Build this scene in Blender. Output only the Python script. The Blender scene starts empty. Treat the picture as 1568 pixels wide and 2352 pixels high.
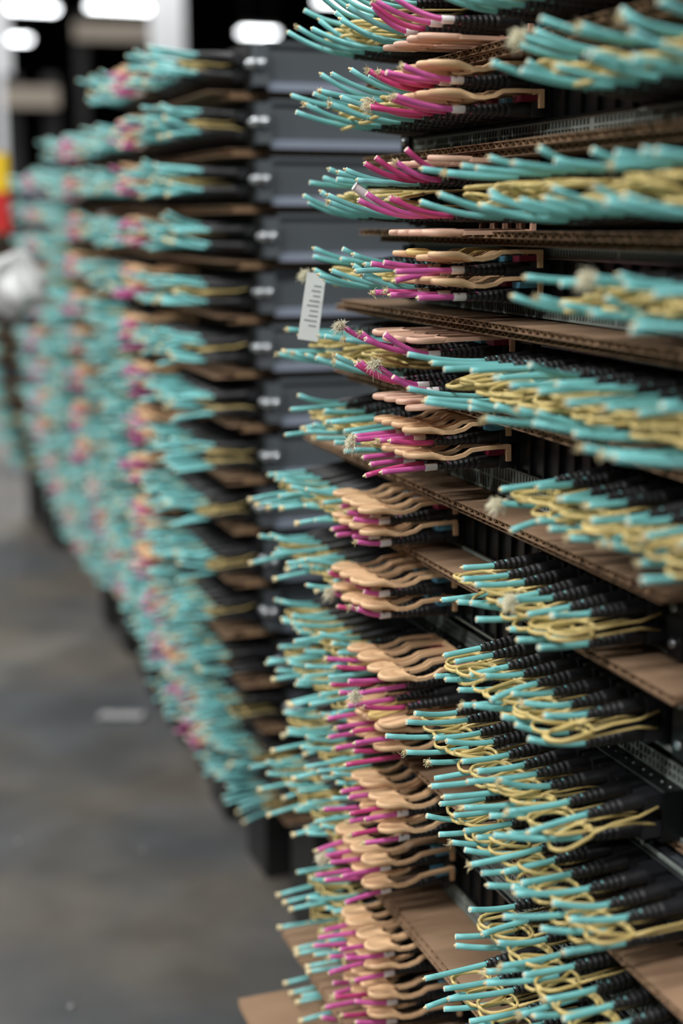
import bpy, math, random
import numpy as np
from mathutils import Vector, Matrix, Euler

R = random.Random(7)
scene = bpy.context.scene
col = scene.collection
rad = math.radians

# ------------------------------------------------------------------ camera
# world: +Y runs away along the row of stacks, x = 0 is the port face of the near stack, the aisle lies at -X
CAM = Vector((-0.40, 0.0, 0.76))
YAW, PITCH = rad(19.6), rad(-11.5)
cd = bpy.data.cameras.new('camera')
cam = bpy.data.objects.new('camera', cd); col.objects.link(cam)
cam.location = CAM
cam.rotation_euler = (rad(90) + PITCH, 0, -YAW)
cd.sensor_fit = 'VERTICAL'; cd.sensor_height = 36; cd.sensor_width = 24; cd.lens = 50
cd.clip_start = 0.02; cd.clip_end = 200
cd.dof.use_dof = True; cd.dof.focus_distance = 0.875; cd.dof.aperture_fstop = 3.3
scene.camera = cam
FPX = 50 / 36 * 2352
CROT = cam.rotation_euler.to_matrix()

def project(p):
    q = CROT.transposed() @ (Vector(p) - CAM)
    return (784 + FPX * q.x / -q.z, 1176 - FPX * q.y / -q.z, -q.z)

def ray(X, Y):
    return (CROT @ Vector(((X - 784) / FPX, -(Y - 1176) / FPX, -1)))

def at_dist(X, Y, dist):
    d = ray(X, Y)
    return CAM + d * (dist / math.hypot(d.x, d.y))

def at_z(X, Y, z):
    d = ray(X, Y)
    return CAM + d * ((z - CAM.z) / d.z)

# ------------------------------------------------------------------ world, exposure
w = bpy.data.worlds.new('hall_air'); scene.world = w; w.use_nodes = True
w.node_tree.nodes['Background'].inputs[0].default_value = (0.80, 0.80, 0.80, 1)
w.node_tree.nodes['Background'].inputs[1].default_value = 0.04
scene.view_settings.view_transform = 'Standard'
scene.view_settings.look = 'None'
scene.view_settings.exposure = 0.25
scene.view_settings.gamma = 1.0
scene.view_settings.use_curve_mapping = False
LIGHT_W = 66.0          # watts of each ceiling light over the aisle

# ------------------------------------------------------------------ materials
def srgb(r, g, b):
    f = lambda c: (c / 255 / 12.92) if c / 255 <= 0.04045 else ((c / 255 + 0.055) / 1.055) ** 2.4
    return (f(r), f(g), f(b), 1)

def mat(name, c, rough=0.5, metal=0.0, noise=0.0, scale=60.0, c2=None, bump=0.0, bscale=300.0, spec=0.5, emit=None, trans=0.0):
    m = bpy.data.materials.new(name); m.use_nodes = True
    nt = m.node_tree; b = nt.nodes['Principled BSDF']
    b.inputs['Base Color'].default_value = c
    b.inputs['Roughness'].default_value = rough
    b.inputs['Metallic'].default_value = metal
    b.inputs['Specular IOR Level'].default_value = spec
    if trans: b.inputs['Transmission Weight'].default_value = trans
    tc = nt.nodes.new('ShaderNodeTexCoord')
    if noise or c2:
        n = nt.nodes.new('ShaderNodeTexNoise'); n.inputs['Scale'].default_value = scale; n.inputs['Detail'].default_value = 5
        nt.links.new(tc.outputs['Object'], n.inputs['Vector'])
        oi = nt.nodes.new('ShaderNodeObjectInfo')
        ad = nt.nodes.new('ShaderNodeMath'); ad.operation = 'MULTIPLY_ADD'; ad.inputs[1].default_value = 0.35; ad.inputs[2].default_value = -0.17
        nt.links.new(oi.outputs['Random'], ad.inputs[0])
        sm = nt.nodes.new('ShaderNodeMath'); sm.operation = 'ADD'
        nt.links.new(n.outputs['Fac'], sm.inputs[0]); nt.links.new(ad.outputs[0], sm.inputs[1])
        mx = nt.nodes.new('ShaderNodeValToRGB')
        mx.color_ramp.elements[0].position = 0.3; mx.color_ramp.elements[1].position = 0.7
        k = 1 - noise
        mx.color_ramp.elements[0].color = c2 if c2 else (c[0] * k, c[1] * k, c[2] * k, 1)
        mx.color_ramp.elements[1].color = c
        nt.links.new(sm.outputs[0], mx.inputs[0]); nt.links.new(mx.outputs[0], b.inputs['Base Color'])
    if bump:
        n2 = nt.nodes.new('ShaderNodeTexNoise'); n2.inputs['Scale'].default_value = bscale; n2.inputs['Detail'].default_value = 4
        nt.links.new(tc.outputs['Object'], n2.inputs['Vector'])
        bp = nt.nodes.new('ShaderNodeBump'); bp.inputs['Strength'].default_value = bump; bp.inputs['Distance'].default_value = 0.002
        nt.links.new(n2.outputs['Fac'], bp.inputs['Height']); nt.links.new(bp.outputs[0], b.inputs['Normal'])
    if emit:
        b.inputs['Emission Color'].default_value = emit[0]; b.inputs['Emission Strength'].default_value = emit[1]
    return m

M = {}
M['aqua'] = mat('aqua_jacket', srgb(128, 204, 205), 0.42, noise=0.14, scale=25)
M['aqua_cut'] = mat('aqua_jacket_cut', srgb(205, 228, 222), 0.6, noise=0.1)
M['magenta'] = mat('magenta_jacket', srgb(206, 92, 164), 0.42, noise=0.16, scale=25)
M['crimson'] = mat('crimson_jacket', srgb(198, 68, 128), 0.42, noise=0.16, scale=25)
M['mag_cut'] = mat('magenta_jacket_cut', srgb(232, 196, 212), 0.6, noise=0.1)
M['yarn'] = mat('aramid_yarn', srgb(238, 222, 178), 0.8, noise=0.25, scale=700)
M['yarn_pale'] = mat('pale_aramid_yarn', srgb(246, 240, 214), 0.8, noise=0.2, scale=700)
M['boot'] = mat('black_boot_rubber', srgb(26, 27, 31), 0.5, noise=0.2, scale=200, bump=0.1)
M['loop'] = mat('pale_yellow_tab', srgb(214, 190, 124), 0.45, noise=0.12, scale=40)
M['tan'] = mat('tan_tab', srgb(230, 190, 148), 0.42, noise=0.10, scale=30)
M['pink'] = mat('pinkish_tab', srgb(224, 182, 158), 0.42, noise=0.10, scale=30)
M['yellowtab'] = mat('yellow_tab', srgb(218, 190, 120), 0.42, noise=0.10, scale=30)
M['white'] = mat('white_marker', srgb(226, 222, 224), 0.5, noise=0.06)
M['ink'] = mat('black_ink', srgb(24, 24, 26), 0.6)
M['greyink'] = mat('grey_ink', srgb(150, 156, 156), 0.6)
M['darkaqua'] = mat('dark_teal_ink', srgb(40, 96, 100), 0.6)
M['blueclip'] = mat('blue_clip', srgb(88, 150, 178), 0.45, noise=0.1)
M['redclip'] = mat('dark_red_clip', srgb(120, 26, 56), 0.45, noise=0.1)
M['blackmetal'] = mat('black_cage_metal', srgb(36, 38, 40), 0.32, 0.55, noise=0.2, scale=30)
M['steel'] = mat('bright_steel', srgb(190, 196, 200), 0.28, 0.9, noise=0.1)
M['grille'] = mat('grey_green_grille', srgb(158, 168, 162), 0.5, 0.1, noise=0.12, scale=20)
M['dark'] = mat('dark_interior', srgb(14, 15, 16), 0.8)
M['chassis'] = mat('blue_grey_chassis', srgb(96, 103, 109), 0.42, 0.35, noise=0.12, scale=8)
M['flange'] = mat('chassis_flange', srgb(148, 158, 176), 0.4, 0.2, noise=0.08, scale=8)
M['kraft'] = mat('kraft_liner', srgb(150, 122, 96), 0.85, c2=srgb(128, 101, 78), scale=14, bump=0.15, bscale=200)
M['flute'] = mat('kraft_fluting', srgb(164, 132, 100), 0.85, noise=0.2, scale=120)
M['plastic'] = mat('black_pallet_plastic', srgb(26, 27, 28), 0.6, noise=0.2)
M['hallwall'] = mat('dark_hall_wall', srgb(34, 35, 36), 0.85, noise=0.3, scale=0.6)
M['hallceil'] = mat('dark_ceiling', srgb(18, 18, 19), 0.9, noise=0.3, scale=0.5)
M['column'] = mat('white_column_paint', srgb(206, 208, 212), 0.5, noise=0.06, scale=2)
M['beam'] = mat('beige_rack_beam', srgb(150, 140, 128), 0.6, noise=0.1)
M['lamp'] = mat('lamp_diffuser', (1, 1, 1, 1), 0.5, emit=((0.95, 0.98, 1, 1), 9.0))
M['lampbody'] = mat('lamp_housing', srgb(190, 190, 188), 0.5, noise=0.05)
M['red'] = mat('red_paint', srgb(196, 34, 34), 0.5, noise=0.08)
M['yellow'] = mat('yellow_paint', srgb(236, 196, 20), 0.5, noise=0.08)
M['paper'] = mat('white_paper', srgb(228, 232, 230), 0.7, noise=0.05)
M['scrap'] = mat('dusty_paper', srgb(150, 148, 150), 0.8, noise=0.1)
M['film'] = mat('white_plastic_film', srgb(208, 210, 210), 0.35, noise=0.06)

def floor_material():
    m = bpy.data.materials.new('worn_concrete'); m.use_nodes = True
    nt = m.node_tree; b = nt.nodes['Principled BSDF']; L = nt.links.new
    tc = nt.nodes.new('ShaderNodeTexCoord')
    n1 = nt.nodes.new('ShaderNodeTexNoise'); n1.inputs['Scale'].default_value = 2.6; n1.inputs['Detail'].default_value = 4
    n2 = nt.nodes.new('ShaderNodeTexNoise'); n2.inputs['Scale'].default_value = 9; n2.inputs['Detail'].default_value = 6
    L(tc.outputs['Object'], n1.inputs['Vector']); L(tc.outputs['Object'], n2.inputs['Vector'])
    r1 = nt.nodes.new('ShaderNodeValToRGB'); e = r1.color_ramp.elements
    e[0].position = 0.38; e[0].color = srgb(80, 83, 86); e[1].position = 0.66; e[1].color = srgb(104, 97, 87)
    L(n1.outputs['Fac'], r1.inputs[0])
    r2 = nt.nodes.new('ShaderNodeValToRGB'); e = r2.color_ramp.elements
    e[0].position = 0.35; e[0].color = (0.62, 0.62, 0.62, 1); e[1].position = 0.7; e[1].color = (1, 1, 1, 1)
    L(n2.outputs['Fac'], r2.inputs[0])
    mx = nt.nodes.new('ShaderNodeMix'); mx.data_type = 'RGBA'; mx.blend_type = 'MULTIPLY'; mx.inputs[0].default_value = 1
    L(r1.outputs[0], mx.inputs[6]); L(r2.outputs[0], mx.inputs[7]); L(mx.outputs[2], b.inputs['Base Color'])
    b.inputs['Roughness'].default_value = 0.42
    return m
M['floor'] = floor_material()

# ------------------------------------------------------------------ mesh helpers
class Geo:
    """collects vertices and faces with a material slot per face"""
    def __init__(s): s.v = []; s.f = []; s.m = []; s.smooth = []
    def add(s, v, f, m=0, smooth=True):
        o = len(s.v); s.v.extend([tuple(p) for p in v])
        for q in f:
            s.f.append(tuple(i + o for i in q)); s.m.append(m); s.smooth.append(smooth)
        return s
    def box(s, x0, x1, y0, y1, z0, z1, m=0):
        v = [(x, y, z) for x in (x0, x1) for y in (y0, y1) for z in (z0, z1)]
        return s.add(v, [(0, 1, 3, 2), (4, 6, 7, 5), (0, 4, 5, 1), (2, 3, 7, 6), (0, 2, 6, 4), (1, 5, 7, 3)], m, False)
    def tube(s, path, radii, n=8, m=0, cap0=True, cap1=True, closed=False, flat=1.0):
        P = [Vector(p) for p in path]; k = len(P)
        if not isinstance(radii, (list, tuple)): radii = [radii] * k
        up = Vector((0, 0, 1)); v = []
        for i in range(k):
            a = P[(i - 1) % k] if closed else P[max(i - 1, 0)]
            b = P[(i + 1) % k] if closed else P[min(i + 1, k - 1)]
            t = (b - a).normalized()
            u = up - t * up.dot(t)
            if u.length < 1e-3: u = Vector((0, 1, 0)) - t * t.y
            u.normalize(); sd = t.cross(u)
            for j in range(n):
                an = 2 * math.pi * (j + 0.5) / n
                v.append(P[i] + sd * (math.cos(an) * radii[i]) + u * (math.sin(an) * radii[i] * flat))
        f = []
        for i in range(k if closed else k - 1):
            for j in range(n):
                f.append((i * n + j, i * n + (j + 1) % n, ((i + 1) % k) * n + (j + 1) % n, ((i + 1) % k) * n + j))
        s.add(v, f, m)
        if not closed:
            o = len(s.v) - len(v)
            if cap0: s.f.append(tuple(o + j for j in range(n))[::-1]); s.m.append(m); s.smooth.append(False)
            if cap1: s.f.append(tuple(o + (k - 1) * n + j for j in range(n))); s.m.append(m); s.smooth.append(False)
        return s
    def mesh(s, name, mats):
        me = bpy.data.meshes.new(name)
        me.from_pydata(s.v, [], s.f)
        for mm in mats: me.materials.append(M[mm])
        me.polygons.foreach_set('material_index', s.m)
        me.polygons.foreach_set('use_smooth', s.smooth)
        me.update()
        return me
    def merged(s, other, mat_map=None):
        o = len(s.v); s.v.extend(other.v)
        s.f.extend([tuple(i + o for i in q) for q in other.f])
        s.m.extend([mat_map[x] if mat_map else x for x in other.m]); s.smooth.extend(other.smooth)
        return s

def obj(name, me, parent=None, loc=(0, 0, 0), rot=(0, 0, 0)):
    o = bpy.data.objects.new(name, me); col.objects.link(o)
    o.parent = parent; o.location = loc; o.rotation_euler = rot
    return o
def empty(name, loc, rot=(0, 0, 0)):
    o = bpy.data.objects.new(name, None); col.objects.link(o)
    o.empty_display_size = 0.01; o.location = loc; o.rotation_euler = rot
    return o
def tag(o, label, cat, group=None, kind=None):
    o['label'] = label
    if cat: o['category'] = cat
    if group: o['group'] = group
    if kind: o['kind'] = kind
    return o
ORD = ['first', 'second', 'third', 'fourth', 'fifth', 'sixth', 'seventh', 'eighth', 'ninth', 'tenth', 'eleventh', 'twelfth', 'thirteenth', 'fourteenth', 'fifteenth', 'sixteenth']

def text_mesh(name, body, size, material):
    cu = bpy.data.curves.new(name, 'FONT'); cu.body = body; cu.size = size; cu.align_x = 'CENTER'; cu.align_y = 'CENTER'
    cu.resolution_u = 3
    t = bpy.data.objects.new(name, cu)
    col.objects.link(t)
    dg = bpy.context.evaluated_depsgraph_get()
    me = bpy.data.meshes.new_from_object(t.evaluated_get(dg))
    bpy.data.objects.remove(t); bpy.data.curves.remove(cu)
    me.name = name; me.materials.clear(); me.materials.append(M[material])
    return me

# ------------------------------------------------------------------ the hall
FLOOR = 0.0
def slab(name, x0, x1, y0, y1, z0, z1, m):
    o = obj(name, Geo().box(x0, x1, y0, y1, z0, z1).mesh(name, [m])); o['kind'] = 'structure'
    return o
slab('floor', -12, 14, -6, 34, -0.1, 0, 'floor')
slab('ceiling', -12, 14, -6, 34, 5.2, 5.3, 'hallceil')
slab('wall_back', -12, 14, 34, 34.2, 0, 5.2, 'hallwall')
slab('wall_front', -12, 14, -6.2, -6, 0, 5.2, 'hallwall')
slab('wall_left', -12.2, -12, -6, 34, 0, 5.2, 'hallwall')
slab('wall_right', 14, 14.2, -6, 34, 0, 5.2, 'hallwall')

# ceiling lights: rows of hung troffers down the hall
LZ = 3.3
def ceiling_light(x, y, label, lx=1.2, ly=0.32, watts=LIGHT_W, vis=True):
    e = empty('ceiling_light', (x, y, LZ))
    tag(e, label, 'lamp', 'hanging ceiling lights')
    g = Geo(); g.box(-lx / 2, lx / 2, -ly / 2, ly / 2, 0.03, 0.09)
    obj('housing', g.mesh('housing', ['lampbody']), e)
    obj('diffuser', Geo().box(-lx / 2 + .02, lx / 2 - .02, -ly / 2 + .02, ly / 2 - .02, 0.0, 0.028).mesh('diffuser', ['lamp']), e)
    for s in (-1, 1):
        obj('hanger', Geo().tube([(s * lx * .35, 0, .09), (s * lx * .35, 0, 5.2 - LZ)], 0.006, 6).mesh('hanger', ['lampbody']), e)
    ld = bpy.data.lights.new('lamp_light', 'AREA'); ld.shape = 'RECTANGLE'; ld.size = lx - .06; ld.size_y = ly - .06
    ld.energy = watts; ld.color = (1.0, 0.985, 0.955)
    lo = bpy.data.objects.new('lamp_light', ld); col.objects.link(lo); lo.parent = e; lo.location = (0, 0, -0.004)
    return e
for (X, Y, lab, lx) in ((60, 22, 'blurred ceiling light at the top left corner', 0.75), (283, 20, 'blurred ceiling light beside the white column at the top', 0.85),
                    (20, 92, 'blurred ceiling light just below the top left corner one', 0.6), (593, 78, 'blurred ceiling light above the grey chassis corner of the middle stack', 0.5),
                    (795, 6, 'blurred ceiling light above the topmost aqua cables', 0.7)):
    p = at_z(X, Y, LZ)
    ceiling_light(p.x, p.y, lab, lx, 0.25, 60)
for (x, y, lab) in ((-1.7, -0.6, 'ceiling light over the aisle beside the near stack, outside the frame'), (-1.7, 2.4, 'ceiling light over the aisle beside the middle stack, outside the frame'),
                    (-1.7, -3.6, 'ceiling light over the aisle behind the viewer, outside the frame'), (-4.4, -0.6, 'ceiling light over the next aisle to the left, outside the frame'),
                    (-4.4, 2.4, 'ceiling light over the next aisle, level with middle stack, outside the frame'), (-1.7, 5.4, 'ceiling light farther down the aisle, outside the frame'), (-1.7, 8.4, 'unseen ceiling light added far down the aisle to brighten the columns'), (1.2, 8.4, 'unseen ceiling light added behind the stacks to brighten the columns'),  # the pair by the columns is added out of view to brighten them
                    (1.2, -0.6, 'ceiling light over the rear of the near stack, outside the frame'), (1.2, 5.4, 'ceiling light over the rear of the farthest stack, outside the frame')):
    ceiling_light(x, y, lab)

# ------------------------------------------------------------------ small part shapes (plug frame: -X points out into the aisle)
def boot_geo(end=0.042, r0=0.0042, r1=0.0025, n=10, grooves=6, slots=True):
    g = Geo()
    g.box(-0.009, 0.0015, -0.0066, 0.0066, -0.0042, 0.0042, 0)
    path, rr, ring = [], [], []
    s0 = 0.008
    prof = [(s0, 0.0046), (s0 + .004, 0.0048), (s0 + .007, r0 + .0003), (s0 + .012, r0)]
    gs = s0 + .013; L = end - gs
    for k in range(grooves):
        a = gs + L * k / grooves; b = gs + L * (k + 1) / grooves; w_ = (b - a)
        ra = r0 + (r1 - r0) * k / grooves
        prof += [(a + .05 * w_, ra), (a + .68 * w_, ra * .985), (a + .70 * w_, ra * .86), (a + .96 * w_, ra * .86)]
    prof.append((end, r1))
    k = len(prof)
    v = []
    for (s, r_) in prof:
        for j in range(n):
            an = 2 * math.pi * (j + .5) / n
            v.append((-s, math.cos(an) * r_, math.sin(an) * r_))
    f = []
    g.add(v, [], 0); o = len(g.v) - len(v)
    for i in range(k - 1):
        gi = (i - 4) % 4; kk = (i - 4) // 4
        for j in range(n):
            slot = slots and i >= 4 and gi == 2 and kk >= grooves - 3 and (j % 5 == (1 + kk % 2))
            g.f.append((o + i * n + j, o + (i + 1) * n + j, o + (i + 1) * n + (j + 1) % n, o + i * n + (j + 1) % n)); g.m.append(1 if slot else 0); g.smooth.append(False if gi in (1, 3) and i >= 4 else True)
    g.f.append(tuple(o + (k - 1) * n + j for j in range(n))[::-1]); g.m.append(0); g.smooth.append(False)
    return g

def cable_path(start, length, rise, side, k=9):
    # straight out of the boot, then bending: rise / side are the tip's offset
    pts = []
    for i in range(k):
        t = i / (k - 1)
        pts.append(Vector((-start - length * t, side * t ** 2, rise * t ** 2.0)))
    return pts

def cable_geo(start, length, rise, side, r=0.00172, n=10, k=9):
    P = cable_path(start - .004, length + .004, rise, side, k)
    g = Geo(); g.tube(P, r, n, 0, True, False)
    # cut end: lighter ring turned inward
    o = len(g.v) - n
    # cap0 sits last in faces but uses the first ring; the tip ring is the last n vertices
    t = (P[-1] - P[-2]).normalized(); c = P[-1]
    inner = [c + (Vector(g.v[o + j]) - c) * .62 for j in range(n)]
    deep = [q - t * .0012 for q in inner]
    a = len(g.v); g.v.extend([tuple(q) for q in inner]); b = len(g.v); g.v.extend([tuple(q) for q in deep])
    for j in range(n):
        j2 = (j + 1) % n
        g.f.append((o + j, o + j2, a + j2, a + j)); g.m.append(1); g.smooth.append(False)
        g.f.append((a + j, a + j2, b + j2, b + j)); g.m.append(1); g.smooth.append(True)
    return g, c, t

def core_geo(c, t, r=0.00108, push=0.0004, n=8, seed=0):
    rr = random.Random(seed); g = Geo()
    u = Vector((0, 0, 1)); u = (u - t * u.dot(t)).normalized(); s = t.cross(u)
    v = []
    for (d, q) in ((-.0012, 1.0), (push * .3, .95), (push, .55)):
        for j in range(n):
            an = 2 * math.pi * j / n; qq = q * rr.uniform(.85, 1.08)
            v.append(c + t * (d + rr.uniform(-.0001, .0001)) + (u * math.sin(an) + s * math.cos(an)) * r * qq)
    f = []
    for i in range(2):
        for j in range(n): f.append((i * n + j, i * n + (j + 1) % n, (i + 1) * n + (j + 1) % n, (i + 1) * n + j))
    f.append(tuple(2 * n + j for j in range(n)))
    return g.add(v, f, 0)

def tuft_geo(c, t, seed, size=0.006, strands=34, spread=0.8, hang=0.35):
    rr = random.Random(seed); g = core_geo(c, t, .0013, .0018, 8, seed)
    for i in range(strands):
        d = (t + Vector((rr.gauss(0, spread), rr.gauss(0, spread), rr.gauss(0, spread)))).normalized()
        L = size * rr.uniform(.35, 1.15); p = c + Vector((rr.uniform(-1, 1), rr.uniform(-1, 1), rr.uniform(-1, 1))) * .0009
        pts = []
        for q in range(4):
            a = q / 3
            pts.append(p + d * L * a + Vector((rr.uniform(-1, 1), rr.uniform(-1, 1), rr.uniform(-1, 1))) * .0005 * q - Vector((0, 0, 1)) * hang * L * a * a)
        g.tube(pts, [.00024, .00024, .00020, .00008], 3, 0, False, False)
    return g

def loop_geo(zs=-1, drop=0.0035, n=6, seg=14, back=0.040, front=0.064, hw=0.0090, r=0.00105):
    g = Geo(); z0 = zs * 0.0056
    ring = []
    h = seg // 2
    for i in range(h):           # front half circle
        an = -math.pi / 2 + math.pi * i / (h - 1)
        ring.append((-(front - hw * .95 + hw * .95 * math.cos(an)), hw * math.sin(an)))
    for i in range(h):
        an = math.pi / 2 + math.pi * i / (h - 1)
        ring.append((-(back + .005 + .005 * math.cos(an)), hw * math.sin(an) * .98))
    zf = lambda x: z0 + zs * drop * max(0, (-x - .034)) / .03
    P = [(x, y, zf(x)) for x, y in ring]
    g.tube(P, r, n, 0, closed=True, flat=1.15)
    for s in (-1, 1):
        g.tube([(-.002, s * .0062, zs * .0030), (-.014, s * .0066, z0), (-.030, s * .0068, z0), (-back - .002, s * hw * .86, zf(-back))], [.0011, .0010, .0010, .0011], n, 0, flat=.8)
    return g

def spoon_geo(wavy=True, zs=1, n=8):
    """paddle tab: oval head, two arms running back past the boot to a bracket on the plug"""
    g = Geo()
    if wavy:
        prof = [(.004, .0098), (.020, .0102), (.029, .0098), (.034, .0072), (.041, .0060), (.047, .0064), (.052, .0084)]
        hz = .0092
    else:
        prof = [(.004, .0095), (.020, .0095), (.030, .0095), (.036, .0095), (.042, .0095), (.047, .0095), (.051, .0095)]
        hz = .0095
    ys = [.0074, .0074, .0074, .0074, .0074, .0071, .0058]
    for sd in (-1, 1):
        P = [(-s, sd * y, zs * z) for (s, z), y in zip(prof, ys)]
        g.tube(P, [.0019, .0019, .0019, .0019, .0019, .0020, .0021], 4, 0, flat=.85)
        g.tube([(-.004, sd * .0074, zs * (prof[0][1] + .0012)), (-.004, sd * .0074, zs * .0005)], [.0021, .0021], 4, 0)
    g.tube([(-.0045, -.0082, zs * prof[0][1]), (-.0045, .0082, zs * prof[0][1])], .0020, 4, 0)
    g.smooth = [False] * len(g.smooth)
    # head: rounded paddle flowing back into the two arms
    cs = .0590
    half = [(.0717, 0)] + [(.0605 + .0112 * math.cos(a_), .0086 * math.sin(a_)) for a_ in (.28, .56, .85, 1.15, 1.5)] + [(.0555, .0084), (.0505, .0078), (.0468, .0083), (.0464, .0058), (.0492, .0036), (.0506, .0015)]
    out = half + [(.0510, 0)] + [(s_, -y_) for s_, y_ in half[:0:-1]]
    N = len(out)
    za = prof[5][1]
    def hzs(s_):
        t_ = min(1, max(0, (s_ - .0468) / .0105)); t_ = t_ * t_ * (3 - 2 * t_)
        return za + (hz - za) * t_
    th = .0018
    def ringv(k, dz):
        return [(-(cs + (s_ - cs) * k), y_ * k, zs * (hzs(cs + (s_ - cs) * k) + dz)) for s_, y_ in out]
    rings = [ringv(.88, -th), ringv(.97, -th * .7), ringv(1.0, 0), ringv(.98, th * .7), ringv(.92, th), ringv(.80, th * .97), ringv(.72, th * .66)]
    v = [p for r_ in rings for p in r_]
    f = []
    for i in range(len(rings) - 1):
        for j in range(N): f.append((i * N + j, i * N + (j + 1) % N, (i + 1) * N + (j + 1) % N, (i + 1) * N + j))
    f.append(tuple(range(N))[::-1]); f.append(tuple((len(rings) - 1) * N + j for j in range(N)))
    if zs < 0: f = [q[::-1] for q in f]
    g.add(v, f, 0)
    return g

def collar_geo(s0, s1, r, n=10, m=0):
    return Geo().tube([(-s0, 0, 0), (-s0 - .0003, 0, 0), (-s1 + .0003, 0, 0), (-s1, 0, 0)], [r * .93, r, r, r * .93], n, m)

# ------------------------------------------------------------------ mesh library
BOOT_END = {'aqua': 0.042, 'mag': 0.050}
boot_me = {'aqua': boot_geo(.042).mesh('boot', ['boot', 'aqua']), 'mag': boot_geo(.050, .0041, .0024, grooves=8).mesh('boot', ['boot', 'magenta'])}
loop_me = {zs: [loop_geo(zs, d).mesh('pull_loop', ['loop']) for d in (.001, .004, .008)] for zs in (-1, 1)}
black_loop_me = loop_geo(-1, .004).mesh('pull_loop', ['boot'])
spoon_me = {}
for wavy in (True, False):
    for zs in (-1, 1):
        for c in ('tan', 'pink', 'yellowtab'):
            spoon_me[(wavy, zs, c)] = spoon_geo(wavy, zs).mesh('pull_tab', [c])
clip_g = lambda: Geo().box(-.0155, .0, -.0057, .0057, .0043, .0078)
clip_me = {c: clip_g().mesh('latch_clip', [c]) for c in ('blueclip', 'redclip')}
collar_me = collar_geo(.0495, .0575, .00235).mesh('cable_marker', ['white'])
digit_me = {}
for d in '85':
    t = text_mesh('printed_digit', d, .0038, 'ink')
    # lay it on the marker's upper left side
    for vv in t.vertices:
        x, y = vv.co.x, vv.co.y
        an = math.pi * .62 + y / .00240
        vv.co = Vector((-.0545 + x, -abs(math.cos(an)) * .00242 * (1 if math.cos(an) < 0 else -1), math.sin(an) * .00242))
    digit_me[d] = t

EMB = {}
for zs in (1, -1):
    g = text_mesh('embossed_letters', 'NDR', .0060, 'tan')
    for vv in g.vertices:
        x, y = vv.co.x, vv.co.y
        vv.co = Vector((-.0605 + y, -x, .0092 + .0018 * .66 + .00012) if zs > 0 else (-.0605 + y, -x, .0018 - .0092 + .00012))
    EMB[zs] = g
class Cable:
    pass
def make_cable(kind, length, rise, side, fray=None, seed=0):
    c = Cable()
    st = BOOT_END['aqua' if kind == 'aqua' else 'mag']
    if kind != 'aqua': st += 0.006
    g, tip, t = cable_geo(st, length, rise, side)
    cut = 'aqua_cut' if kind == 'aqua' else 'mag_cut'
    c.me = g.mesh('cable', [kind, cut])
    c.tip = tip; c.length = length; c.P = cable_path(st - .004, length + .004, rise, side, 9)
    if fray == 'small': c.core = tuft_geo(tip, t, seed, .0034, 26, .55, .2).mesh('frayed_yarn', ['yarn']); c.cname = 'frayed_yarn'
    elif fray == 'big': c.core = tuft_geo(tip, t, seed, .0068, 220, .65, .35).mesh('frayed_yarn', ['yarn_pale']); c.cname = 'frayed_yarn'
    else: c.core = core_geo(tip, t, seed=seed, push=.0003 + .0008 * (seed % 3)).mesh('fibre_core', ['yarn']); c.cname = 'fibre_core'
    return c
def along(P, s):
    # point and direction at distance s back from the tip
    i = len(P) - 1
    while i > 0:
        d = (P[i] - P[i - 1]).length
        if s <= d or i == 1: return P[i] + (P[i - 1] - P[i]) * (s / d), (P[i] - P[i - 1]).normalized()
        s -= d; i -= 1
def wrap_text(name, body, size, material, P, r, centre, an0):
    me = text_mesh(name, body, size, material)
    for vv in me.vertices:
        c, t = along(P, max(.0001, centre + vv.co.x))
        u = (Vector((0, 0, 1)) - t * t.z).normalized(); sd = Vector((0, -1, 0))
        an = an0 + vv.co.y / r
        vv.co = c + (u * math.sin(an) + sd * math.cos(an)) * r
    return me
LIB = {}
def cable(kind, length, rise, side, fray=None):
    key = (kind, round(length / .006), round(rise / .0035), round(side / .0035), fray)
    if key not in LIB:
        LIB[key] = make_cable(kind, key[1] * .006, key[2] * .0035, key[3] * .0035, fray, len(LIB) + 1)
    return LIB[key]

# ------------------------------------------------------------------ near stack
PITCH_C = 0.0187
class Layer: pass
# drop of the sheet above each switch below the camera, style, y of the nearest magenta column, gap to aqua, curls (mag, top aqua, bottom aqua)
ROWS = [
    (-0.156, 'A', .790, .040, .012, .010, .010, .50),
    (-0.098, 'B', .775, .120, .006, .007, .007, .50),
    (-0.042, 'A', .780, .043, .011, .003, .009, .50),
    (0.009, 'B', .770, .150, .000, .002, .007, .50),
    (0.062, 'A', .805, .048, .012, .001, .007, .50),
    (0.114, 'B', .806, .138, .000, .001, .003, .50),
    (0.179, 'B', .885, .146, .001, .001, .003, .62),
    (0.228, 'B', .885, .130, .006, .001, .006, .61),
    (0.280, 'A', .850, .060, .003, .004, .005, .600),
    (0.332, 'B', .855, .110, .001, .004, .006, .560),
    (0.377, 'B', .845, .145, .001, .004, .005, .530),
    (0.437, 'B', .882, .146, .001, .003, .004, .530),
    (0.495, 'B', .872, .105, .001, .003, .004, .530),
    (0.535, 'B', .863, .100, .001, .003, .004, .530),
    (0.578, 'B', .870, .100, .001, .002, .002, .530),
]
LAST = .622
ROW_DROP = {7: .004}
ROW_SET = {8: (.3030, .3195), 14: (.5945, .6092), 9: (.3430, .3570)}
NO_SHEET_ABOVE = {11, 13}
SHEET_OUT = {0: .03, 1: .03, 2: .03, 3: .03, 4: .03, 5: .03, 6: .03, 7: .03, 8: -.02, 9: -.012, 10: .036, 12: .042, 14: .084, 15: .126}
SHEET_END = {14: 1.045, 15: 1.02}
FAR_SHORT = 12
layers = []
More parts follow.
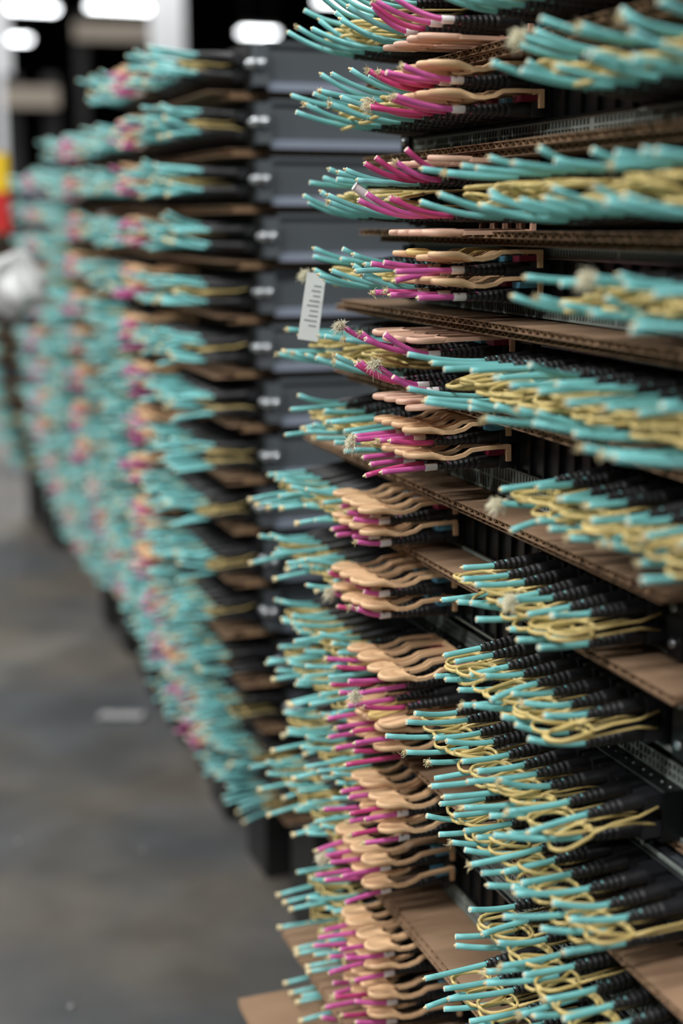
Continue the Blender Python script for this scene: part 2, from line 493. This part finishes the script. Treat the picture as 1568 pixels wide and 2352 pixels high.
for i, (d, st, mn, gap, cm, ct, cb, yn) in enumerate(ROWS):
    L = Layer(); L.i = i; L.style = st; L.magn = mn; L.gap = gap; L.cm, L.ct, L.cb = cm, ct, cb
    L.top = CAM.z - d - (.0048 if i not in NO_SHEET_ABOVE else .0005)
    nd = ROWS[i + 1][0] if i + 1 < len(ROWS) else LAST
    L.bot = CAM.z - nd + (.0048 if (i + 1) not in NO_SHEET_ABOVE else .0005)
    L.y0, L.y1 = yn - .018, (mn + (.216 if i < 4 else .236 if i < 8 else .254) if i < FAR_SHORT else 1.052)
    if st == 'A':
        c = (L.top + L.bot) / 2 - .0012
        L.rows = [c + .0108, c - .0108]
    else:
        rd = ROW_DROP.get(i, 0)
        L.rows = [L.top - .0130 - rd, L.top - .0285 - rd]
    if i in ROW_SET: L.rows = [CAM.z - q for q in ROW_SET[i]]
    layers.append(L)

def grille_geo(y0, y1, z0, z1, rows=2, pitch=.0042, bar=.0013, x=0.0, th=.0012):
    g = Geo()
    nb = int((y1 - y0) / pitch)
    for k in range(nb + 1):
        y = y0 + k * pitch
        wide = .004 if k % 28 == 0 else bar
        g.box(x, x + th, y, min(y + wide, y1), z0, z1)
    for k in range(rows + 1):
        z = z0 + (z1 - z0 - bar) * k / rows
        g.box(x - .0001, x + th + .0001, y0, y1, z, z + bar)
    return g

cage_cache = {}
def cage_mesh(style, h):
    key = (style, round(h, 4))
    if key in cage_cache: return cage_cache[key]
    g = Geo(); w_ = PITCH_C * .5 - .0003; t = .0007; D = .0028 if style == 'B' else .0118
    g.box(0, D, -w_, w_, h / 2 - t, h / 2); g.box(0, D, -w_, w_, -h / 2, -h / 2 + t)
    g.box(0, D, -w_, -w_ + t, -h / 2 + t, h / 2 - t); g.box(0, D, w_ - t, w_, -h / 2 + t, h / 2 - t)
    g.box(.0026, .0028, -w_ + t, w_ - t, -h / 2 + t, h / 2 - t)
    # bright folded lip along the front top edge, rivets on top
    g.box(-.0004, .0004, -w_, w_, h / 2 - .0002, h / 2 + .0003, 1)
    for (rx, ry) in (((.007, -.004), (.007, .004)) if style == 'A' else ()):
        g.tube([(rx, ry, h / 2 - .0001), (rx, ry, h / 2 + .0006)], [.0009, .0007], 6, 1)
    cage_cache[key] = g.mesh('port_cage', ['blackmetal', 'steel'])
    return cage_cache[key]

ear_cache = {}
def EAR(H):
    k = round(H, 4)
    if k not in ear_cache: ear_cache[k] = Geo().box(-.0100, -.0064, -.007, .007, .002, H - .002).mesh('rack_ear', ['blackmetal'])
    return ear_cache[k]
SCREW = Geo().tube([(-.0101, 0, 0), (-.0120, 0, 0)], [.003, .0024], 8, 0).mesh('screw', ['steel'])
for L in layers:
    e = empty('network_switch', (0.02, (L.y0 + L.y1) / 2, L.bot))
    tag(e, 'dark rack switch with vent grille, %s from the top in the near stack' % ORD[L.i], 'network switch', 'switches of the near stack')
    H = L.top - L.bot; yc = (L.y0 + L.y1) / 2; hy = (L.y1 - L.y0) / 2
    dx = -.002 if L.style == 'A' else -.0110            # how far the vents lie behind the port faces
    obj('chassis_body', Geo().box(dx, .48, -hy, hy, .0, H).mesh('chassis_body', ['chassis']), e)
    obj('front_recess', Geo().box(dx - .004, dx - .0003, -hy + .002, hy - .002, .0008, H - .0008).mesh('front_recess', ['dark']), e)
    rt = [r_ - L.bot for r_ in L.rows]
    ctop, cbot = rt[0] + .0060, rt[1] - .0060
    for (za, zb) in ((ctop + .0004, H - .0006), (.0006, cbot - .0004)):
        big = zb - za > .008
        obj('vent_grille', grille_geo(-hy, hy, za, zb, 2 if big else 1, .0042 if big else .0036, x=dx - .0058).mesh('vent_grille', ['grille']), e)
    L.cols_m = [L.magn + PITCH_C * j for j in range(4)]
    L.cols_f = [L.cols_m[-1] + .021 + PITCH_C * j for j in range((7 if L.i < 4 else 8 if L.i < 8 else 9) if L.i < FAR_SHORT else 5)]
    L.cols_n = [L.magn - L.gap - PITCH_C * j for j in range(14) if L.magn - L.gap - PITCH_C * j > L.y0 + .024]
    cm_ = cage_mesh(L.style, ctop - cbot)
    allc = L.cols_m + L.cols_f + L.cols_n
    y = L.magn - PITCH_C
    while y > L.cols_n[0] + PITCH_C * .9:
        allc.append(y); y -= PITCH_C
    for y in allc:
        obj('port_cage', cm_, e, (-.02, y - yc, (ctop + cbot) / 2))
    # rack ear with screws on both ends
    for s in (-1, 1):
        ear = obj('rack_ear', EAR(H), e, (dx, s * (hy - .0065), 0))
        for z in (.010, H - .010): obj('screw', SCREW, ear, (0, 0, z))

def sheet_geo(y0, y1, x0, x1, th=.0042, wl=.0088, lt=.0006):
    top = Geo().box(x0, x1, y0, y1, th - lt, th)
    bot = Geo().box(x0, x1, y0, y1, 0, lt)
    n = int((y1 - y0) / wl * 6); v = []; f = []
    xi = x0 + .0006
    for k in range(n + 1):
        y = y0 + (y1 - y0) * k / n
        a = 2 * math.pi * (y - y0) / wl
        z = th / 2 + (th / 2 - lt) * max(-1, min(1, 1.35 * math.sin(a)))
        v += [(xi, y, z - .00022), (xi, y, z + .00022), (x1 - .001, y, z - .00022), (x1 - .001, y, z + .00022)]
        if k:
            o = 4 * k
            f += [(o - 4, o, o + 1, o - 3), (o - 3, o + 1, o + 3, o - 1), (o - 4, o - 2, o + 2, o)]
    flu = Geo().add(v, f, 0, False)
    return top, bot, flu

def cardboard(y0, y1, x0, x1, z, label, group, rz=0):
    cx, cy = (x0 + x1) / 2, (y0 + y1) / 2
    e = empty('cardboard_sheet', (cx, cy, z), (0, 0, rz))
    tag(e, label, 'cardboard', group)
    t, b, fl = sheet_geo(y0 - cy, y1 - cy, x0 - cx, x1 - cx)
    obj('liner', t.mesh('liner', ['kraft']), e); obj('liner', b.mesh('liner', ['kraft']), e); obj('fluting', fl.mesh('fluting', ['flute']), e)
    return e
NL = len(ROWS)
for i in range(NL + 1):
    if i in NO_SHEET_ABOVE: continue
    z = CAM.z - (ROWS[i][0] if i < NL else LAST)
    L = layers[min(i, NL - 1)]
    out = SHEET_OUT[i]; end = SHEET_END.get(i, L.y1 + .01)
    where = ('on top of the %s switch in the near stack' % ORD[i]) if i < NL else 'under the lowest switch of the near stack'
    q = .4 if i < 14 else .1
    cardboard(L.y0 - .03, end + R.uniform(-.02, .015) * (i < 14), -out + R.uniform(-.003, .003), .49, z + .0001, 'upper of two corrugated cardboard sheets ' + where, 'cardboard sheets of the near stack', rad(R.uniform(-q, q)))
    cardboard(L.y0 - .02, end + R.uniform(-.02, .015) * (i < 14), -out + .004 + R.uniform(-.003, .004), .49, z - .0044, 'lower of two corrugated cardboard sheets ' + where, 'cardboard sheets of the near stack', rad(R.uniform(-q, q)))

# plugs -------------------------------------------------------------
plugs = []   # dicts for every plug of the near stack
for L in layers:
    for r, z in enumerate(L.rows):
        for side, cols in (('right', L.cols_n), ('left', L.cols_f)):
            for k, y in enumerate(cols):
                plugs.append(dict(kind='aqua', L=L, row=r, side=side, k=k, y=y, z=z))
        for k, y in enumerate(L.cols_m):
            plugs.append(dict(kind='mag', L=L, row=r, side='', k=3 - k, y=y, z=z))
for p in plugs:
    L = p['L']; rr = random.Random(L.i * 1009 + p['row'] * 503 + p['k'] * 31 + {'right': 0, 'left': 7, '': 13}[p['side']])
    low = L.i >= 5
    if p['kind'] == 'aqua':
        base = L.ct if p['row'] == 0 else L.cb
        p['rise'] = base + rr.gauss(0, .0022) + (.004 if p['side'] == 'left' and L.i < 5 else 0)
        p['len'] = rr.choice([.018, .024, .024, .030] if L.i in (5, 6, 7) and p['side'] == 'right' else [.030, .030, .036, .042] if L.i >= 8 else [.024, .03, .03, .036, .036, .042]) + (.006 if p['row'] else 0) + (.006 if L.i < 5 else 0)
        p['sidebend'] = rr.gauss(0, .002)
        p['droop'] = rad((3.5 if low else 1.0) + rr.gauss(0, 1.2) + (1.0 if p['row'] == 0 and low else 0))
        p['fray'] = rr.choices([None, 'small', 'big'], [.80, .185, .015])[0]
    else:
        p['rise'] = L.cm + rr.gauss(0, .0018)
        p['len'] = rr.choice([.024, .03, .03, .036] if L.i not in (6, 7) else [.012, .018, .018])
        p['sidebend'] = rr.gauss(0, .0015)
        p['droop'] = rad((2.5 if low else .5) + rr.gauss(0, .8))
        p['fray'] = rr.choices([None, 'small', 'big'], [.66, .29, .05])[0]
    if L.i >= 13: p['droop'] *= .25; p['rise'] = abs(p['rise']) + .001
    p['yaw'] = rad(rr.gauss(0, 1.8)); p['rr'] = rr
    tipx = -.042 - p['len']
    px = project((tipx, p['y'], p['z'])); pb = project((-.03, p['y'], p['z']))
    p['px'] = px
    p['inframe'] = px[0] < 1600 and -60 < px[1] < 2390
def special(i, row, kind, side, k, **kw):
    for p in plugs:
        if p['L'].i == i and p['row'] == row and p['kind'] == kind and p['side'] == side and p['k'] == k: p.update(kw)
special(2, 1, 'aqua', 'left', 0, rise=.0175, len=.042, fray=None, droop=0)
for k_ in (0, 1, 2): special(7, 1, 'aqua', 'right', k_, len=.030, rise=.0035, sidebend=0, fray=None); special(7, 0, 'aqua', 'right', k_, len=.024, rise=0, sidebend=0, fray=None)
special(1, 0, 'aqua', 'right', 1, fray='big'); special(3, 0, 'aqua', 'right', 3, fray='big')
special(4, 0, 'mag', '', 0, fray='big'); special(5, 0, 'mag', '', 1, fray='big'); special(8, 0, 'mag', '', 3, fray='big')

aq = sorted([p for p in plugs if p['kind'] == 'aqua' and p['inframe']], key=lambda p: p['px'][2])
solo = set(id(p) for p in aq[:300])

def plug_labels(p):
    L = p['L']; row = 'upper' if p['row'] == 0 else 'lower'
    if p['kind'] == 'aqua':
        return 'cut aqua cable plug %s %s of magenta ones, %s row, %s switch in near stack' % (ORD[p['k']], p['side'], row, ORD[L.i])
    return 'cut magenta cable plug, %s from left, %s row, %s switch from top, near stack' % (ORD[p['k']], row, ORD[L.i])

def loop_sign(p): return -1 if p['row'] == 0 else 1
for p in plugs:
    L = p['L']; rr = p['rr']
    rot = (rad(rr.gauss(0, 3)), -p['droop'], p['yaw'])
    if p['kind'] == 'aqua':
        if id(p) not in solo: continue
        c = cable('aqua', p['len'], p['rise'], p['sidebend'], p['fray'])
        e = empty('aqua_cable_plug', (0, p['y'], p['z']), rot)
        tag(e, plug_labels(p), 'cable plug', 'aqua cable plugs of the near stack')
        obj('boot', boot_me['aqua'], e)
        co = obj('cable', c.me, e); obj(c.cname, c.core, co)
        key = (L.i, p['row'], p['side'], p['k'])
        if key == (7, 1, 'right', 1): obj('cable_print', wrap_text('cable_print', '6039m', .0030, 'darkaqua', c.P, .00176, .011, .5), co)
        if key == (7, 0, 'right', 2): obj('cable_print', wrap_text('cable_print', '14m', .0030, 'darkaqua', c.P, .00176, .016, .5), co)
        if key == (2, 1, 'left', 0):
            n_ = 14; pts = [along(c.P, .0001 + .017 * q / 6)[0] for q in range(7)]
            tt = (c.P[-1] - c.P[-2]).normalized(); pts = [pts[0] + tt * .0012] + pts
            sg = Geo().tube(pts, .0029, n_, 0, False, True); sg.tube(pts, .0022, n_, 0, False, False)
            for q in range(n_): sg.f.append((q, (q + 1) % n_, 8 * n_ + (q + 1) % n_, 8 * n_ + q)); sg.m.append(0); sg.smooth.append(False)
            sl = obj('marker_sleeve', sg.mesh('marker_sleeve', ['white']), co)
            for q in range(4):
                tk = Geo(); c0, t0 = along(c.P, .004 + .0022 * q); u0 = (Vector((0, 0, 1)) - t0 * t0.z).normalized()
                vs = []
                for (da, db) in ((-.0004, .95), (.0005, .95), (.0007, 1.25), (-.0001, 1.25)):
                    vs.append(c0 - t0 * da + (u0 * math.sin(db) + Vector((0, -1, 0)) * math.cos(db)) * .00293)
                tk.add(vs, [(0, 1, 2, 3)], 0, False)
                obj('sleeve_print', tk.mesh('sleeve_print', ['ink']), co)
        lm = rr.choice(loop_me[loop_sign(p)])
        if L.i == 11 and p['row'] == 0 and p['side'] == 'right' and p['k'] == 3: lm = black_loop_me
        obj('pull_loop', lm, e)
    else:
        kind = 'crimson' if (rr.random() < (.55 if L.i in (0, 1, 2, 8) else .15)) else 'magenta'
        collar = kind == 'magenta' and L.i not in (2, 8)
        c = cable(kind, p['len'], p['rise'], p['sidebend'], p['fray'])
        e = empty('magenta_cable_plug', (0, p['y'], p['z']), rot)
        tag(e, plug_labels(p), 'cable plug', 'magenta cable plugs of the near stack')
        obj('boot', boot_me['mag'], e)
        co = obj('cable', c.me, e); obj(c.cname, c.core, co)
        if collar:
            cm_ = obj('cable_marker', collar_me, e)
            if rr.random() < .45: obj('printed_digit', digit_me[rr.choice('85')], cm_)
        wavy = L.style == 'B' or L.i == 8
        zs = 1 if (L.style == 'B' or p['row'] == 0) else -1
        c_ = 'pink' if (L.style == 'A' and L.i != 8) else ('yellowtab' if rr.random() < .07 else 'tan')
        pt = obj('pull_tab', spoon_me[(wavy, zs, c_)], e)
        if L.i == 8:
            obj('embossed_letters', EMB[zs], pt)
        if zs > 0: obj('latch_clip', clip_me[rr.choice(['blueclip', 'blueclip', 'redclip']) if L.i != 8 else 'redclip'], e)

# ------------------------------------------------------------------ joined plugs (beyond the 300 nearest) and the blurred stacks
def lowplug(kind, length, rise, side, seed):
    rr = random.Random(seed); g = Geo()
    st = .05 if kind == 'mag' else .042
    g.box(-.009, .001, -.0066, .0066, -.0042, .0042, 0)
    g.tube([(-.008, 0, 0), (-.02, 0, 0), (-st, 0, 0)], [.0046, .0042, .0025], 6, 0, False, True)
    P = cable_path(st - .003, length + .003, rise, side, 5)
    g.tube(P, .00175, 6, 1, False, True)
    if kind == 'mag': g.tube([(-st, 0, 0), (-st - .008, 0, 0)], .0024, 6, 4, True, True)
    g.tube([P[-1], P[-1] + (P[-1] - P[-2]).normalized() * (.0008 + .003 * (seed % 4 == 0))], [.0016, .0012 + .0012 * (seed % 4 == 0)], 6, 3, False, True)
    if kind == 'aqua':
        lg = loop_geo(-1 if seed % 2 else 1, .004, 4, 10); g.merged(lg, {0: 2})
    elif kind == 'far' and seed % 12 in (0, 3, 6, 9):
        lg = loop_geo(-1 if seed % 2 else 1, .002, 4, 10, .034, .050); g.merged(lg, {0: 2})
    elif kind == 'mag':
        sg = spoon_geo(True, 1, 6); g.merged(sg, {0: 2})
    return g
AQM = ['boot', 'aqua', 'loop', 'yarn']; MGM = ['boot', 'magenta', 'tan', 'yarn_pale', 'white']
TA = [lowplug('aqua', .026 + .005 * (s % 5), (-.002 + .0035 * (s % 4)), .0015 * ((s % 3) - 1), s) for s in range(12)]
TB = [lowplug('far', .029 + .005 * (s % 4), (-.004 + .003 * (s % 5)), .003 * ((s % 3) - 1), s) for s in range(12)]
TM = [lowplug('mag', .024 + .004 * (s % 4), .003 * (s % 3), .001 * ((s % 3) - 1), s) for s in range(6)]
class Bulk:
    def __init__(s): s.vs = []; s.f = []; s.m = []; s.n = 0; s.sm = []
    def stamp(s, g, loc, rot):
        if not hasattr(g, 'np'): g.np = np.array([tuple(p) for p in g.v])
        mt = np.array(Euler(rot).to_matrix())
        s.vs.append(g.np @ mt.T + np.array(loc))
        o = s.n
        s.f.extend([tuple(i + o for i in q) for q in g.f]); s.m.extend(g.m); s.sm.extend(g.smooth); s.n += len(g.np)
    def build(s, name, mats):
        me = bpy.data.meshes.new(name); me.from_pydata(np.vstack(s.vs).tolist(), [], s.f)
        for mm in mats: me.materials.append(M[mm])
        me.polygons.foreach_set('material_index', s.m); me.polygons.foreach_set('use_smooth', s.sm); me.update()
        return obj(name, me)
bulk = Bulk()
for p in plugs:
    if p['kind'] == 'aqua' and id(p) not in solo:
        g = TA[p['rr'].randrange(6) * 2 + (1 if p['row'] == 0 else 0)] if p['L'].i < 13 else TA[p['rr'].randrange(3) * 4 + (1 if p['row'] == 0 else 0)]
        bulk.stamp(g, (0, p['y'], p['z']), (0, -p['droop'] + (rad(4) if p['rise'] > .006 else 0), p['yaw']))
mag_tm_me = [g.mesh('magenta_plug', MGM) for g in TM]
mag_bulk = Bulk(); mag_left = 300 - sum(1 for p in plugs if p['kind'] == 'mag')

# ------------------------------------------------------------------ farther stacks
def far_stack(idx, y0, xf, top, bottom, pitch, name, detail):
    """xf = x of the port faces"""
    global mag_left
    n = int(round((top - bottom) / pitch)); Wd = .44
    rr = random.Random(idx * 31)
    hs = pitch - .0075
    body = Geo().box(.02, .52, 0, Wd, 0, hs).mesh('chassis_body', ['chassis'])
    panel = Geo().box(.004, .0198, .004, Wd - .004, .001, hs - .001).mesh('port_panel', ['dark'])
    fl = Geo(); fl.box(.02, .52, -.006, -.0002, 0, .008); 
    flm = fl.mesh('side_flange', ['flange'])
    fl2 = Geo().box(.02, .52, -.003, -.0002, hs - .004, hs).mesh('side_rail', ['chassis'])
    earm = Geo().box(.006, .019, -.012, .003, .004, hs - .004).mesh('rack_ear', ['chassis'])
    boltm = []
    for (dy, r_) in ((-.011, .0055), (.000, .0050)):
        bg = Geo(); bg.tube([(.0062, dy, hs * .52), (.003, dy, hs * .52), (.0005, dy, hs * .52), (-.001, dy, hs * .52)], [r_, r_ * .95, r_ * .7, r_ * .25], 10, 0)
        boltm.append(bg.mesh('latch_bolt', ['steel']))
    bg = Geo(); bg.tube([(.012, -.0118, hs * .52), (.012, -.015, hs * .52), (.012, -.0175, hs * .52), (.012, -.019, hs * .52)], [.0055, .0052, .004, .0015], 10, 0)
    boltm.append(bg.mesh('latch_bolt', ['steel']))
    for k in range(n):
        zt = top - k * pitch; z0 = zt - hs
        sh = rr.uniform(-.008, .008)
        xo = xf + rr.uniform(-.004, .004) + .060 * max(0, (k - n + 5)) / 4      # the lowest switches sit farther back
        e = empty('network_switch', (xo, y0 + sh, z0))
        tag(e, 'blue-grey rack switch, %s from the top in the %s stack' % (ORD[k], name), 'network switch', 'switches of the %s stack' % name)
        obj('chassis_body', body, e); obj('port_panel', panel, e); obj('side_flange', flm, e); obj('side_rail', fl2, e)
        ear = obj('rack_ear', earm, e); [obj('latch_bolt', bm_, ear) for bm_ in boltm]
        cb = empty('cardboard_sheet', (xo + .2, y0 + Wd / 2 + sh, z0 - .0068))
        tag(cb, 'brown cardboard sheet beneath the %s switch of the %s stack' % (ORD[k], name), 'cardboard', 'cardboard sheets of the %s stack' % name)
        obj('liner', Geo().box(-.215 - rr.uniform(0, .02), .25, -Wd / 2 + .012, Wd / 2, .0058, .0066).mesh('liner', ['kraft']), cb)
        obj('liner', Geo().box(-.215 - rr.uniform(0, .02), .25, -Wd / 2 + .012, Wd / 2, 0, .0008).mesh('liner', ['kraft']), cb)
        obj('fluting', Geo().box(-.212, .248, -Wd / 2 + .013, Wd / 2, .0009, .0057).mesh('fluting', ['flute']), cb)
        curl = max(0, (k < 5) * (.12 - .02 * k))
        for r, zz in enumerate((z0 + hs * .66, z0 + hs * .30)):
            for j in range(22):
                y = y0 + sh + .016 + PITCH_C * j + (.012 if j > 9 else 0) + (.008 if j > 13 else 0)
                if 10 <= j < 14:
                    rot = (0, max(-.07, rr.gauss(-.02, .04)) + min(curl, .03), rr.gauss(0, .02)); q = rr.randrange(6)
                    if mag_left > 0:
                        mag_left -= 1
                        o = obj('magenta_cable_plug', mag_tm_me[q], None, (xo, y, zz), rot)
                        tag(o, 'blurred magenta cable plug, %s from right, %s row, %s switch down, %s stack' % (ORD[j - 10], 'upper' if r == 0 else 'lower', ORD[k], name), 'cable plug', 'magenta cable plugs of the %s stack' % name)
                    else: mag_bulk.stamp(TM[q], (xo, y, zz), rot)
                else:
                    bulk.stamp(TB[rr.randrange(6) * 2 + (1 if r == 0 else 0)], (xo, y, zz), (0, max(-.07, rr.gauss(-.03, .05)) + curl, rr.gauss(0, .025)))
    return top - (n - 1) * pitch - hs - .0068
def pallet(x0, x1, y0, y1, h, label):
    e = empty('pallet', ((x0 + x1) / 2, (y0 + y1) / 2, 0)); tag(e, label, 'pallet', 'black pallets under the stacks')
    hx, hy = (x1 - x0) / 2, (y1 - y0) / 2
    nb = 5
    for k in range(nb):
        a = -hx + (2 * hx - .09) * k / (nb - 1)
        obj('deck_board', Geo().box(a, a + .09, -hy, hy, h - .02, h).mesh('deck_board', ['plastic']), e)
    for k in range(3):
        b = -hy + (2 * hy - .08) * k / 2
        obj('runner', Geo().box(-hx, hx, b, b + .08, 0, h - .0205).mesh('runner', ['plastic']), e)

B2 = far_stack(2, 1.325, -.018, CAM.z + .166, CAM.z - .600, .0525, 'middle', True)
B3 = far_stack(3, 1.79, -.006, CAM.z + .118, CAM.z - .575, .0525, 'third', True)
B5 = far_stack(5, 2.255, .002, CAM.z + .085, CAM.z - .575, .0525, 'fourth', True)
B4 = far_stack(4, 3.35, .0, CAM.z + .10, CAM.z - .575, .0525, 'farthest', True)
b = bulk.build('aqua_cable_plugs', AQM)
tag(b, 'aqua cut cable plugs crowding the far ends and blurred stacks', 'cable plugs', kind='stuff')
if mag_bulk.n:
    b = mag_bulk.build('magenta_cable_plugs', MGM)
    tag(b, 'magenta cut cable plugs of the farthest blurred stacks', 'cable plugs', kind='stuff')
pallet(-.06, .49, .60, 1.01, CAM.z - LAST - .0046, 'black pallet under the near stack of switches')
pallet(.04, .52, 1.32, 1.76, B2 - .0002, 'black pallet under the middle stack of switches')
pallet(.05, .52, 1.79, 2.23, B3 - .0002, 'black pallet under the third stack of switches')
pallet(.06, .52, 2.255, 2.695, B5 - .0002, 'black pallet under the fourth stack of switches')
pallet(.06, .52, 3.35, 3.79, B4 - .0002, 'black pallet under the farthest stack of switches')

# ------------------------------------------------------------------ hanging paper tag and white sleeve on the left aqua cables
tp = at_dist(727, 628, .985)
e = empty('paper_tag', tp, (rad(8), 0, rad(90) - YAW))
tag(e, 'white printed paper tag hanging from a left aqua cable', 'tag')
tagg = Geo()
tagg.add([(-.00025, -.0066, 0), (-.00025, .0066, 0), (-.00025, .0070, -.046), (-.00025, -.0070, -.046), (.00025, -.0066, 0), (.00025, .0066, 0), (.00025, .0070, -.046), (.00025, -.0070, -.046)],
         [(0, 1, 2, 3), (7, 6, 5, 4), (0, 4, 5, 1), (1, 5, 6, 2), (2, 6, 7, 3), (3, 7, 4, 0)], 0, False)
obj('paper', tagg.mesh('paper', ['paper']), e)
pr = Geo()
for k in range(9):
    zz = -.008 - .0034 * k
    for s in (-.0004, .0003):
        pr.box(s, s + .0001, -.0045, -.0045 + .009 * R.uniform(.5, 1), zz - .0012, zz)
obj('print', pr.mesh('print', ['greyink']), e)

# ------------------------------------------------------------------ background odds and ends on the left
def column(X, dist, w_, label):
    p = at_dist(X, 100, dist)
    e = empty('steel_column', (p.x, p.y, 0)); tag(e, label, 'column', 'white hall columns')
    g = Geo(); h = w_ / 2; t = w_ * .12
    g.box(-h, h, -h, -h + t, 0, 5.2); g.box(-h, h, h - t, h, 0, 5.2); g.box(-t / 2, t / 2, -h + t, h - t, 0, 5.2)
    obj('shaft', g.mesh('shaft', ['column']), e)
    obj('base_plate', Geo().box(-h * 1.5, h * 1.5, -h * 1.5, h * 1.5, 0.0005, .015).mesh('base_plate', ['column']), e)
    return e
column(384, 9.0, .17, 'blurred white steel column behind the middle stack')
c2 = column(2, 7.0, .075, 'thin white column at the left edge of the picture')
p0 = at_dist(-2, 445, 2.9)
ztop = at_dist(-2, 352, 2.9).z; zmid = at_dist(-2, 440, 2.9).z; zlow = at_dist(-2, 535, 2.9).z
e = empty('hanging_banner', (p0.x, p0.y, zlow), (0, 0, -YAW)); tag(e, 'blurred hanging banner, yellow above red, at the left edge', 'banner')
obj('yellow_panel', Geo().box(-.05, .019, -.002, .002, zmid - zlow, ztop - zlow).mesh('yellow_panel', ['yellow']), e)
obj('red_panel', Geo().box(-.05, .019, -.002, .002, 0, zmid - zlow - .0002).mesh('red_panel', ['red']), e)
obj('cord', Geo().tube([(-.016, 0, ztop - zlow), (-.016, 0, 5.2 - zlow)], .0015, 6).mesh('cord', ['plastic']), e)

def rackbeam(X0, X1, Y, dist, h, label):
    a = at_dist(X0, Y, dist); b_ = at_dist(X1, Y, dist)
    d = (b_ - a); Ln = math.hypot(d.x, d.y); an = math.atan2(d.y, d.x)
    e = empty('storage_rack', (a.x, a.y, 0), (0, 0, an)); tag(e, label, 'rack')
    z = a.z
    g = Geo().box(0, Ln, -.02, .02, z - h / 2, z + h / 2)
    obj('beam', g.mesh('beam', ['beam']), e)
    for x in (0.03, Ln - .03):
        obj('upright', Geo().box(x - .03, x + .03, .0205, .06, 0, z + h / 2 + .05).mesh('upright', ['hallwall']), e)
rackbeam(170, 345, 72, 8.0, .09, 'blurred storage rack with beige beam left of the white column')
rackbeam(10, 135, 222, 6.0, .08, 'low blurred storage rack with beige beam at the left edge')

# crumpled white film on the third stack
fp = at_dist(30, 655, 1.95)
g = Geo(); NU, NV = 20, 12; v = []; f = []
rr = random.Random(5)
for i in range(NV + 1):
    th = math.pi * i / NV
    for j in range(NU):
        a = 2 * math.pi * j / NU
        q = 1 + .42 * math.sin(2 * a + 2.1 * th) + .24 * math.sin(7 * a - 3 * th) + rr.uniform(-.10, .10)
        v.append((.034 * math.sin(th) * math.cos(a) * q, .05 * math.sin(th) * math.sin(a) * q, .034 * math.cos(th) * (1 + .3 * math.sin(3 * a)) + .014 * math.sin(2 * a) * math.sin(th)))
for i in range(NV):
    for j in range(NU): f.append((i * NU + j, (i + 1) * NU + j, (i + 1) * NU + (j + 1) % NU, i * NU + (j + 1) % NU))
g.add(v, f)
o = obj('plastic_bag', g.mesh('plastic_bag', ['film']), None, fp)
tag(o, 'crumpled white plastic bag on the blurred cables at the left edge', 'bag')

# scraps on the floor
sp = at_z(278, 1648, 0)
g = Geo(); v = []; f = []
for i in range(7):
    for j in range(4):
        v.append((-.035 + .07 * i / 6, -.012 + .024 * j / 3, .0015 + .004 * math.sin(i * 1.3) ** 2 + .002 * (j % 2)))
for i in range(6):
    for j in range(3): a = i * 4 + j; f.append((a, a + 4, a + 5, a + 1))
v2 = [(x, y, z - .0008) for x, y, z in v]; nn = len(v)
g.add(v + v2, f + [tuple(q + nn for q in t[::-1]) for t in f])
o = obj('paper_scrap', g.mesh('paper_scrap', ['scrap']), None, (sp.x, sp.y, 0), (0, 0, -YAW))
tag(o, 'pale paper scrap lying on the floor beside the middle stack', 'scrap')
for (X, Y, lab) in ((43, 1935, 'small pale crumb on the floor near the left edge'), (328, 1954, 'small pale crumb in the middle of the grey floor'), (163, 2314, 'small pale crumb on the floor at the bottom left')):
    q = at_z(X, Y, 0); g = Geo()
    vv = []; ff = []
    for i in range(3):
        for j in range(6):
            a = j * math.pi / 3; r_ = (.0032, .0036, .0016)[i] * R.uniform(.8, 1.2)
            vv.append((math.cos(a) * r_, math.sin(a) * r_, (.0, .0018, .0034)[i]))
    for i in range(2):
        for j in range(6): ff.append((i * 6 + j, i * 6 + (j + 1) % 6, (i + 1) * 6 + (j + 1) % 6, (i + 1) * 6 + j))
    ff += [tuple(range(6))[::-1], tuple(range(12, 18))]
    g.add(vv, ff)
    tag(obj('floor_crumb', g.mesh('floor_crumb', ['scrap']), None, (q.x, q.y, 0)), lab, 'crumb', 'crumbs on the floor')
